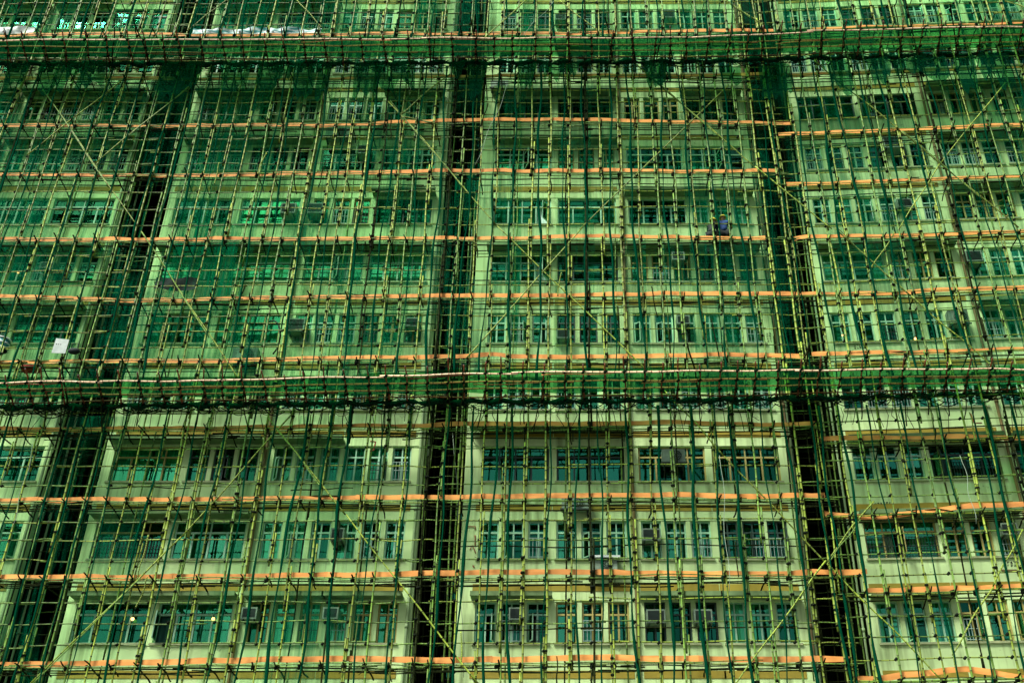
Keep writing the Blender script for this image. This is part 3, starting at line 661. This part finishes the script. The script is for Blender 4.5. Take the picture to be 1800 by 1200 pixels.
def sheet(t, u0, u1, z0, z1, mat, d0, amp=.05, ragged=0., name='net_sheet', taper=0.):
    nu = max(6, int((u1 - u0) / .22)); nz = max(6, int((z1 - z0) / .6)); v = []; f = []; ph = rnd.random() * 9; bot = [rnd.uniform(0, ragged) for _ in range(nu + 1)]
    for j in range(nz + 1):
        for i in range(nu + 1):
            s = i / nu; q = j / nz; zz = z0 + bot[i] * (1 - q) + (z1 - z0) * q; uc = (u0 + u1) / 2
            uu = u0 + (u1 - u0) * s; uu = uc + (uu - uc) * (1 - taper * (1 - q)) + .05 * math.sin(zz * .7 + ph)
            v.append((uu, d0 + amp * math.sin(uu * 5.3 + ph + zz * .4) + amp * .7 * math.sin(uu * 11 + zz * .9), zz))
    for j in range(nz):
        for i in range(nu): a = j * (nu + 1) + i; f.append((a, a + 1, a + nu + 2, a + nu + 1))
    mb = MB(); mb.add(v, f, 0, True); return mb.build(name, mat, t)
for wn, fr, ua, ub, side, _ in SEC:
    for tn, z0, z1, tl in TIERS:
        t = empty('safety_net', fr, f'green scaffold netting with dark seams, {tl}, {WNAME[wn]}', 'safety net', 'green safety nets on the scaffold')
        ds = DENS[(wn, tn)]; u = ua
        while u < ub - .3:
            w_ = min(rnd.uniform(1.3, 2.9), ub - u); dk = ds[min(3, int((u + w_ / 2 - ua) / (ub - ua) * 4))]
            if dk == 'mid' and rnd.random() < .25: dk = 'thin'
            if dk: sheet(t, u - .08, u + w_ + .12, z0 + (rnd.uniform(0, 1.5) if rnd.random() < .2 else 0), z1, M_net[dk], OD + .62 + rnd.uniform(-.06, .02))
            u += w_
        if tn == 'upper' or (wn in ('far_left', 'left') and tn == 'middle'):
            sheet(t, ua + 1, ub - 1.5, z0, z1, M_net['thin'], OD + .40)
        # inner-side hanging drape remnants
        u = ua + rnd.uniform(.1, .5)
        while u < ub:
            mb = MB(); n = int((z1 - z0) / .35); pts = []; rr = []; x = u; ph = rnd.random() * 6; wb = rnd.uniform(.022, .044)
            sw = rnd.uniform(-.25, .25)
            for j in range(n + 1):
                z = z0 + (z1 - z0) * j / n
                pts.append((u + sw * (j / n) + .07 * math.sin(z * .55 + ph) + .03 * math.sin(z * 1.7 + ph), OD - .16 - .03 * math.sin(z), z))
                rr.append(wb * (1 + .45 * math.sin(z * 1.3 + ph) * math.sin(z * .37) + rnd.uniform(-.12, .18)))
            mb.tube(pts, rr, 6, flat=.55); mb.build('net_seam', M_net['seam'], t)
            u += rnd.uniform(.72, 1.15) if tn != 'upper' else rnd.uniform(.8, 1.3)
# nets filling the light wells a little
for nm, a, c, z0, z1, dk in (('left', -17.8, -16.2, zf2 - 5, zf2 + .1, 'rag'), ('middle', -4.8, -3.6, zf2 - 3, zf2, 'rag'), ('right', 8.1, 9.5, zf2 - 4, zf2, 'rag')):
    t = empty('hanging_net', F0, f'dark green net hanging inside the top of the {nm} light well', 'net', 'nets hanging in the light wells')
    sheet(t, a, c, z0, z1, M_net[dk], -.2, .08, .8)

# torn nets below the upper catch fan
SCR = [(20, 45, 160), (85, 60, 172), (130, 40, 150), (150, 45, 165), (300, 60, 172), (330, 40, 160), (405, 55, 168), (465, 34, 165), (495, 30, 150), (530, 45, 182), (560, 22, 178), (636, 50, 178), (675, 40, 168), (712, 30, 160), (800, 30, 150), (835, 38, 178), (925, 36, 162), (975, 40, 148), (1005, 25, 140), (1150, 34, 160), (1170, 22, 150)]
ORD = 'first second third fourth fifth sixth seventh eighth ninth tenth eleventh twelfth thirteenth fourteenth fifteenth sixteenth seventeenth'.split()
SCRR = [(1290, 34, 158), (1360, 40, 180), (1385, 26, 170), (1475, 28, 160), (1492, 22, 172), (1552, 44, 158), (1600, 50, 140), (1640, 55, 148), (1710, 36, 168), (1775, 34, 170), (1740, 30, 150)]
for fr, L in ((F0, SCR), (FR, SCRR)):
    for n_, (px, w, yb) in enumerate(sorted(L)):
        u, zb = fr.hit(px, yb, OD - .3); wm = w / 41; zt_ = zat(112, OD - .3)
        wn = 'right-hand part' if fr is FR else ('left half' if px < 760 else 'middle'); n_ = n_ if (fr is FR or px < 760) else n_ - sum(1 for q in SCR if q[0] < 760)
        t = sheet(None, 0, wm, 0, zt_ - zb, M_net['rag'], 0, .07, .7, 'torn_net', rnd.uniform(-.1, .5))
        t.matrix_world = Matrix.Translation((fr.ox, fr.oy, 0)) @ Matrix.Rotation(-fr.a, 4, 'Z') @ Matrix.Translation((u - wm / 2, OD - .3 - rnd.random() * .15, zb))
        tag(t, f'torn green net under upper catch fan, {ORD[n_]} from left in the {wn}', 'torn net', 'torn nets under the upper catch fan')

# ------------------------------------------------------------------ catch fans
def fan(lbl, top, rows, ribpx, clutter_y, netm):
    t = empty('catch_fan', F0, lbl, 'catch fan', 'bamboo catch fans')
    DO, DI = -2.85, -1.42
    def P(px, py, d): u, z = F0.hit(px, py, d); return (u, d, z)
    nr = len(rows)
    for j, poly in enumerate(rows):
        d = DO + (DI - DO) * j / (nr - 1) * 1.0
        x = -40
        while x < 1830:
            L = rnd.uniform(190, 300); x1 = min(x + L, 1850)
            if x1 - x > 40:
                a, b_ = P(x, interp(poly, x) + rnd.uniform(-1, 1), d), P(x1 + 12, interp(poly, x1) + rnd.uniform(-1, 1), d)
                pole('rail', t, a, b_, .034 if j == 0 else .028, M_bam_p if j == 0 else (M_bam_o if j < nr - 1 else M_bam_r))
                if rnd.random() < .3: pole('rail', t, (a[0] + 1, a[1] + .03, a[2] - .07), (b_[0] - 1.5, b_[1] + .03, b_[2] - .05), .022, M_bam_o if rnd.random() < .5 else M_bam_r)
            x += L
    x = 10 + rnd.uniform(-8, 8); tie = MB(); ribs = []
    while x < 1820:
        up = rnd.uniform(9, 22); lean = rnd.uniform(-3, 3)
        o, i_ = P(x + lean, interp(rows[0], x), DO), P(x + (CX - x) * .012, interp(rows[-1], x) + 6, DI)
        o, i_ = Vector(o), Vector(i_); e = (o - i_).normalized()
        pole('rib', t, i_ - e * rnd.uniform(.1, .4), o + e * rnd.uniform(.2, .55) + Vector((0, 0, rnd.uniform(.05, .25))), .030, M_bam_r, False)
        if rnd.random() < .16: pole('rib', t, i_ + Vector((.1, 0, 0)), o + e * .9 + Vector((rnd.uniform(-.5, .5), 0, .4)), .030, M_bam_d)
        if rnd.random() < .6: pole('strut', t, o * .6 + i_ * .4 + Vector((0, .03, -.04)), Vector((i_.x + rnd.uniform(-.3, .3), OD, i_.z - rnd.uniform(.7, 1.2))), .022, M_bam_d)
        for j, poly in enumerate(rows):
            p = o + (i_ - o) * (j / (nr - 1)); tie.tube([p + Vector((-.05, 0, -.04)), p + Vector((.05, 0, .04))], .05, 5)
        x += rnd.choice([28, 33, 36, 38, 40])
    tag(tie.build('lashing', M_cord, t), kind='stuff')
    # net laid on the fan
    v = []; f = []; n = 110
    for i in range(n + 1):
        x = -40 + 1890 * i / n
        for j in range(6):
            q = j / 5; y = interp(rows[0], x) * (1 - q) + (interp(rows[-1], x)) * q
            p = P(x, y, DO + (DI - DO) * q); v.append((p[0], p[1], p[2] + .13 + .04 * math.sin(x * .05 + j)))
    for i in range(n):
        for j in range(5): a = i * 6 + j; f.append((a, a + 6, a + 7, a + 1))
    mb = MB(); mb.add(v, f, 0, True); mb.build('fan_net', netm, t)
    # bunched dark netting and cords along the inner edge
    mb = MB(); x = -30
    while x < 1820:
        for q in range(3):
            w = rnd.uniform(20, 60); y = clutter_y + rnd.uniform(-10, 8) + interp(rows[-1], x) - rows[-1][0][1]; d = DI + rnd.uniform(-.15, .25)
            a, b_ = Vector(P(x, y, d)), Vector(P(x + w, y + rnd.uniform(-6, 6), d)); sg = rnd.uniform(.05, .28)
            pts = [a.lerp(b_, s / 8) + Vector((0, 0, -sg * math.sin(math.pi * s / 8))) for s in range(9)]
            mb.tube(pts, rnd.uniform(.008, .022), 4)
        if rnd.random() < .5:
            a = Vector(P(x, clutter_y, DI)); mb.tube([a, a + Vector((rnd.uniform(-.1, .1), 0, -.3)), a + Vector((rnd.uniform(-.2, .2), 0, -rnd.uniform(.5, 1.1)))], .012, 4)
        x += 13
    tag(mb.build('cord_tangle', M_cord, t), kind='stuff')
    mb = MB(); pts = []; rr = []
    for i in range(240):
        x = -40 + 1890 * i / 239; p = P(x, clutter_y + interp(rows[-1], x) - rows[-1][0][1] + 2 * math.sin(i * .9), DI + .1); pts.append(p); rr.append(.09 * (1 + .5 * math.sin(i * 1.1) * math.sin(i * .23) + rnd.uniform(-.2, .3)))
    mb.tube(pts, rr, 6); mb.build('bunched_net', M_net['seam'], t)
    return t
lo = [[(0, 673), (600, 666), (700, 660), (800, 656), (1200, 652), (1800, 648)], [(0, 684), (600, 677), (800, 671), (1200, 667), (1800, 660)], [(0, 695), (600, 688), (800, 684), (1200, 680), (1800, 671)], [(0, 707), (600, 700), (800, 697), (1200, 695), (1450, 690), (1800, 682)]]
fan('lower bamboo catch fan with pale top rail crossing the whole facade', 0, lo, 36, 716, M_net['fan'])
up = [[(0, 71), (600, 69), (1200, 67), (1330, 60), (1500, 52), (1800, 47)], [(0, 82), (600, 80), (1200, 78), (1500, 68), (1800, 60)], [(0, 93), (600, 92), (1200, 89), (1500, 80), (1800, 73)], [(0, 105), (600, 104), (1200, 101), (1500, 93), (1800, 87)]]
fan('upper bamboo catch fan with pale top rail near the top of the photo', 0, up, 30, 113, M_net['fan'])

# ------------------------------------------------------------------ tarpaulin, sheets, ropes, marks, lamps
def drape(name, fr, x0, x1, yt, yb, d, mat, lbl, cat, amp=.05):
    (u0, zt_), (u1, _) = fr.hit(x0, yt, d), fr.hit(x1, yt, d); _, zb = fr.hit(x0, yb, d); mb = MB(); n = max(6, int((u1 - u0) / .12)); v = []; f = []
    for i in range(n + 1):
        u = (u1 - u0) * i / n
        for j in range(5):
            q = j / 4; v.append((u, amp * math.sin(u * 4 + j) + amp * .5 * math.sin(u * 9 - j), (zb - zt_) * q - .05 * math.sin(u * 1.3) + .02 * math.sin(u * 6)))
    m = len(v); v += [(a, b_ + .006, c) for a, b_, c in v]
    for i in range(n):
        for j in range(4): a = i * 5 + j; f.append((a, a + 1, a + 6, a + 5)); f.append((a + m, a + 5 + m, a + 6 + m, a + 1 + m))
    mb.add(v, f, 0, True); o = mb.build(name, mat)
    o.matrix_world = Matrix.Translation((fr.ox, fr.oy, 0)) @ Matrix.Rotation(-fr.a, 4, 'Z') @ Matrix.Translation((u0, d, zt_)); return tag(o, lbl, cat)
drape('tarpaulin', F0, 340, 566, 50, 63, -1.05, M_tarp, 'long teal and white striped tarpaulin along the scaffold above the upper catch fan', 'tarpaulin', .06)
drape('plastic_sheet', F0, -10, 62, 46, 60, -1.05, M_white, 'white plastic sheet above the upper catch fan at the left edge', 'sheet', .06)
drape('dark_cloth', F0, 275, 350, 487, 508, -.75, M_dk, 'dark blue-green cloth hung behind the strip above the lower catch fan, block left of centre', 'cloth', .05)
u, z = F0.hit(105, 607, -1.45)
pb = empty('notice_board', F0, 'tilted white board with small dark marks near the far left light well', 'board', None, (u, -1.45, z)); pb.rotation_euler = (R(12), R(14), R(8))
mb = MB(); v = [(-.23, 0, .22), (.22, 0, .30), (.30, 0, -.22), (-.16, 0, -.34)]; mb.add(v + [(a, .02, c) for a, _, c in v], [(0, 3, 2, 1), (4, 5, 6, 7), (0, 1, 5, 4), (1, 2, 6, 5), (2, 3, 7, 6), (3, 0, 4, 7)]); mb.build('board_panel', M_white, pb)
mb = MB()
for i in range(3): x = -.14 + i * .07; mb.box(x, x + .03, -.004, -.001, .0 + i * .015, .035 + i * .015)
mb.build('writing', M_ink, pb)
u, z = F0.hit(130, 617, -1.42); mb = MB(); mb.sphere((0, 0, 0), .22, 0, (1, .6, .55)); mb.tube([(-.12, 0, .08), (-.1, -.03, .3), (.1, -.03, .3), (.12, 0, .08)], .02, 5)
tag(mb.build('tool_bag', M_dk, None, (u, -1.42, z)), 'black slumped bag hanging beside the tilted white board', 'bag')
u, z = F0.hit(55, 648, -.8); mb = MB(); mb.box(-.3, .3, -.15, .15, -.1, .1); mb.box(-.32, .32, -.17, .17, .1, .13, 1)
tag(mb.build('red_box', [M_red, M_white], None, (u, -.8, z)), 'small red box with pale lid on the scaffold just above the lower catch fan', 'box')
u, z = F0.hit(2, 606, -.9); dr = empty('plastic_drum', F0, 'round teal drum with white bands at the left edge of the photo', 'drum', None, (u, -.9, z))
mb = MB(); mb.tube([(0, 0, -.22), (0, 0, .0), (0, 0, .2)], [.26, .29, .27], 18); mb.build('barrel', M_tealp, dr)
for zz in (-.2, .0, .19): mb = MB(); mb.tube([(0, 0, zz - .02), (0, 0, zz + .03)], .30, 18); mb.build('band', M_white, dr)
# ropes
for i, (fr, a, b_, d, lbl) in enumerate([(F0, (893, 150), (835, 290), -1.6, 'thin pale rope slanting down the upper part of the central block'), (F0, (798, 760), (815, 1190), -.2, 'pale rope hanging in the middle light well near the bottom'), (F0, (975, 3), (913, 66), -1.6, 'thin pale rope slanting above the upper catch fan'),
      (F0, (832, 400), (805, 690), -.2, 'pale rope hanging in the middle light well above the lower catch fan'), (F0, (1267, 800), (1282, 1040), -1.5, 'thin pale rope dangling before the central block at lower right'), (FR, (1690, 800), (1716, 920), -1.5, 'thin pale rope dangling in the lower right corner block'), (F0, (60, 780), (20, 930), -1.6, 'pale teal rope slanting down over the far left block')]):
    (u0, z0), (u1, z1) = fr.hit(*a, d), fr.hit(*b_, d); mb = MB()
    mb.tube([(u1 + (u0 - u1) * q / 10 + .05 * math.sin(q * 1.1), 0, (z1 + (z0 - z1) * q / 10)) for q in range(11)], .009, 5)
    o = mb.build('rope', M_rope); o.matrix_world = Matrix.Translation((fr.ox, fr.oy, 0)) @ Matrix.Rotation(-fr.a, 4, 'Z') @ Matrix.Translation((0, d, 0)); tag(o, lbl, 'rope')
# inked and red marks on the walls
def glyphs(fr, px, py, cols, rows_, size, mat, lbl, d=-.024, vertical=False):
    u, z = fr.hit(px, py, d); mb = MB()
    for r in range(rows_):
        for c_ in range(cols):
            x0, z0 = c_ * size * 1.15, -r * size * 1.3
            for s_ in range(rnd.choice([3, 4, 5])):
                if rnd.random() < .55: x = x0 + rnd.uniform(0, .1) * size; zz = z0 + rnd.uniform(0, 1) * size; mb.box(x, x + size * rnd.uniform(.5, .9), -.002, .002 + .0005 * s_, zz, zz + size * .13)
                else: x = x0 + rnd.uniform(.1, .8) * size; mb.box(x, x + size * .13, -.0022, .0021 + .0005 * s_, z0 + rnd.uniform(0, .2) * size, z0 + rnd.uniform(.6, 1) * size)
    o = mb.build('wall_writing', mat); o.matrix_world = Matrix.Translation((fr.ox, fr.oy, 0)) @ Matrix.Rotation(-fr.a, 4, 'Z') @ Matrix.Translation((u, d, z)); tag(o, lbl, 'writing')
glyphs(FR, 1501, 609, 5, 2, .085, M_ink, 'two short lines of small black handwriting on the right-hand block wall above lower catch fan', -.006)
glyphs(F0, 1347, 588, 2, 4, .085, M_ink, 'small black characters in a column at right edge of the central block', -.006)
glyphs(FR, 1537, 886, 6, 1, .085, M_ink, 'one line of small black handwriting on an ochre band, right-hand block')
glyphs(FR, 1770, 990, 5, 2, .09, M_ink, 'small black handwriting on bare wall near the lower right corner', -.006)
glyphs(F0, 1403, 985, 2, 2, .09, M_ink, 'tiny black mark at the lower right of the central block wall', -.006)
glyphs(F0, 737, 232, 3, 1, .1, M_ink, 'short black scrawl on the wall left of the middle light well, upper part', -.006)
def strokes(fr, pl, mat, lbl, r=.02):
    mb = MB(); u0, z0 = fr.hit(*pl[0][0], -.01)
    for seg in pl: mb.tube([(fr.hit(*p, -.01)[0] - u0, 0, fr.hit(*p, -.01)[1] - z0) for p in seg], r, 5, flat=.3)
    o = mb.build('paint_mark', mat); o.matrix_world = Matrix.Translation((fr.ox, fr.oy, 0)) @ Matrix.Rotation(-fr.a, 4, 'Z') @ Matrix.Translation((u0, -.01, z0)); tag(o, lbl, 'paint mark')
strokes(F0, [[(821, 925), (836, 925), (835, 931)], [(835, 940), (835, 958)], [(826, 966), (830, 958), (834, 966), (836, 972)], [(831, 993), (834, 998)]], M_red, 'red painted scrawl on the left edge of the central block, second window row')
strokes(F0, [[(651, 775), (660, 776), (657, 791), (650, 792)]], M_red, 'small red painted bracket above a window, block left of centre', .025)
strokes(F0, [[(732, 218), (769, 216), (768, 228)]], M_red, 'thin red painted corner beside the middle light well, upper part')
strokes(F0, [[(730, 308), (763, 306), (762, 312), (730, 314)]], M_red, 'thin red painted rectangle beside the middle light well, fourth strip')
strokes(FR, [[(1706, 726), (1712, 743), (1726, 743)]], M_red, 'thin red painted corner below the lower catch fan, right-hand block')
strokes(FR, [[(1760, 1002), (1787, 1002), (1791, 1012)]], M_pipe_b, 'bent rusty pipe stub near the lower right corner', .04)
# lamps
for px, py, r, lbl, fr in ((233, 1087, .055, 'glowing bare bulb in a window of the lowest row, the left one', F0), (375, 1087, .055, 'glowing bare bulb in a window of the lowest row, the right one', F0), (1609, 595, .05, 'small glowing bulb low in a window of the right-hand block', FR), (1481, 589, .03, 'tiny glowing bulb in the leftmost window of the right-hand block', FR), (32, 479, .04, 'tiny yellow glowing bulb in the far left block', F0)):
    u, z = fr.hit(px, py, .02); t = empty('light_bulb', fr, lbl, 'light bulb', 'lit bulbs in the windows', (u, .02, z))
    mb = MB(); mb.sphere((0, 0, 0), r); mb.build('bulb', M_bulb, t); mb = MB(); mb.tube([(0, 0, r * .8), (0, 0, r * 2)], r * .5, 8); mb.tube([(0, 0, r * 2), (0, 0, r * 2 + .2)], .006, 4); mb.build('lamp_holder', M_black, t)
# loose hose beside a window
mb = MB(); pts = []
for i, (x, y) in enumerate([(470, 566), (482, 563), (490, 570), (493, 590), (489, 610), (480, 622)]): u, z = F0.hit(x, y, -.3); pts.append((u, -.3, z))
mb.tube(pts, .035, 6); tag(mb.build('hose', M_gr_dark), 'dark hose looping beside a teal window, block left of centre', 'hose')

# ------------------------------------------------------------------ two workers
def skin_body(name, joints, edges, mat, parent, sub=1):
    me = bpy.data.meshes.new(name); me.from_pydata([j[0] for j in joints], edges, []); o = link(name, me, parent)
    md = o.modifiers.new('skin', 'SKIN'); md.use_smooth_shade = True
    for i, j in enumerate(joints):
        sv = me.skin_vertices[0].data[i]; sv.radius = (j[1], j[1] * (j[2] if len(j) > 2 else 1)); sv.use_root = i == 0
    sb = o.modifiers.new('sub', 'SUBSURF'); sb.levels = sb.render_levels = sub; me.materials.append(mat); return o
def worker(px, py_feet, turn, jacket, lbl, lean):
    u, z = F0.hit(px, py_feet, -.98); t = empty('person', F0, lbl, 'person', None, (u, -.98, z)); t.rotation_euler.z = turn
    # crouching on the platform, back towards the street
    J = [((0, .0, .28), .15, .8), ((0, lean * .5, .45), .15, .8), ((0, lean, .62), .17, .75), ((0, lean * 1.2, .78), .15, .7), ((0, lean * 1.35, .87), .06),
         ((.19, lean * 1.15, .76), .07), ((.27, lean + .12, .55), .052), ((.20, lean + .32, .46), .04), ((-.19, lean * 1.15, .76), .07), ((-.27, lean + .12, .55), .052), ((-.20, lean + .32, .46), .04)]
    E = [(0, 1), (1, 2), (2, 3), (3, 4), (3, 5), (5, 6), (6, 7), (3, 8), (8, 9), (9, 10)]
    skin_body('jacket', J, E, jacket, t)
    L = [((0, 0, .27), .14), ((.11, .05, .24), .10), ((.17, .36, .38), .078), ((.16, .12, .06), .05), ((.16, .2, .02), .045), ((-.11, .05, .24), .10), ((-.17, .36, .38), .078), ((-.16, .12, .06), .05), ((-.16, .2, .02), .045)]
    skin_body('trousers', L, [(0, 1), (1, 2), (2, 3), (3, 4), (0, 5), (5, 6), (6, 7), (7, 8)], M_dk, t)
    hx = lean * 1.5 + .04
    mb = MB(); mb.sphere((0, hx, 1.0), .095, 0, (.85, 1, 1.2), 14, 10); mb.tube([(0, hx - .01, .86), (0, hx, .95)], .05, 8); mb.sphere((0, hx + .1, .99), .018); mb.sphere((.085, hx, .99), .022, 0, (.5, 1, 1.3)); mb.sphere((-.085, hx, .99), .022, 0, (.5, 1, 1.3))
    mb.build('head', M_skin, t)
    for s_ in (1, -1):
        mb = MB(); hp = Vector((.20 * s_, lean + .36, .45)); mb.sphere(hp, .035, 0, (1, 1.3, .7))
        for q in range(4): mb.tube([hp + Vector((-.024 + q * .016, .03, 0)), hp + Vector((-.024 + q * .016, .07 + .008 * (q in (1, 2)), -.005)), hp + Vector((-.024 + q * .016, .085, -.035))], .008, 5)
        mb.tube([hp + Vector((-.03 * s_, .0, 0)), hp + Vector((-.05 * s_, .04, -.02))], .009, 5); mb.build('hand', M_skin, t)
    mb = MB(); v = []; f = []; nu = 18
    for i in range(7):
        th = math.pi / 2 * i / 6
        for j in range(nu): ph = 2 * math.pi * j / nu; v.append((.128 * math.sin(th + .0001) * math.cos(ph), hx + .145 * math.sin(th + .0001) * math.sin(ph), 1.03 + .125 * math.cos(th)))
    for j in range(nu): ph = 2 * math.pi * j / nu; v.append((.142 * math.cos(ph), hx + (.165 if math.sin(ph) < 0.3 else .2) * math.sin(ph), 1.025))
    for i in range(7):
        for j in range(nu): f.append((i * nu + j, (i + 1) * nu + j, (i + 1) * nu + (j + 1) % nu, i * nu + (j + 1) % nu))
    mb.add(v, f, 0, True); mb.build('hard_hat', M_helm, t)
worker(1274, 417, R(-8), M_blue, 'crouching worker in blue jacket and yellow hard hat, back to the street, central block', .04)
worker(1250, 419, R(-40), M_dk, 'crouching worker in dark clothes with yellow hard hat bending to the right', .16)
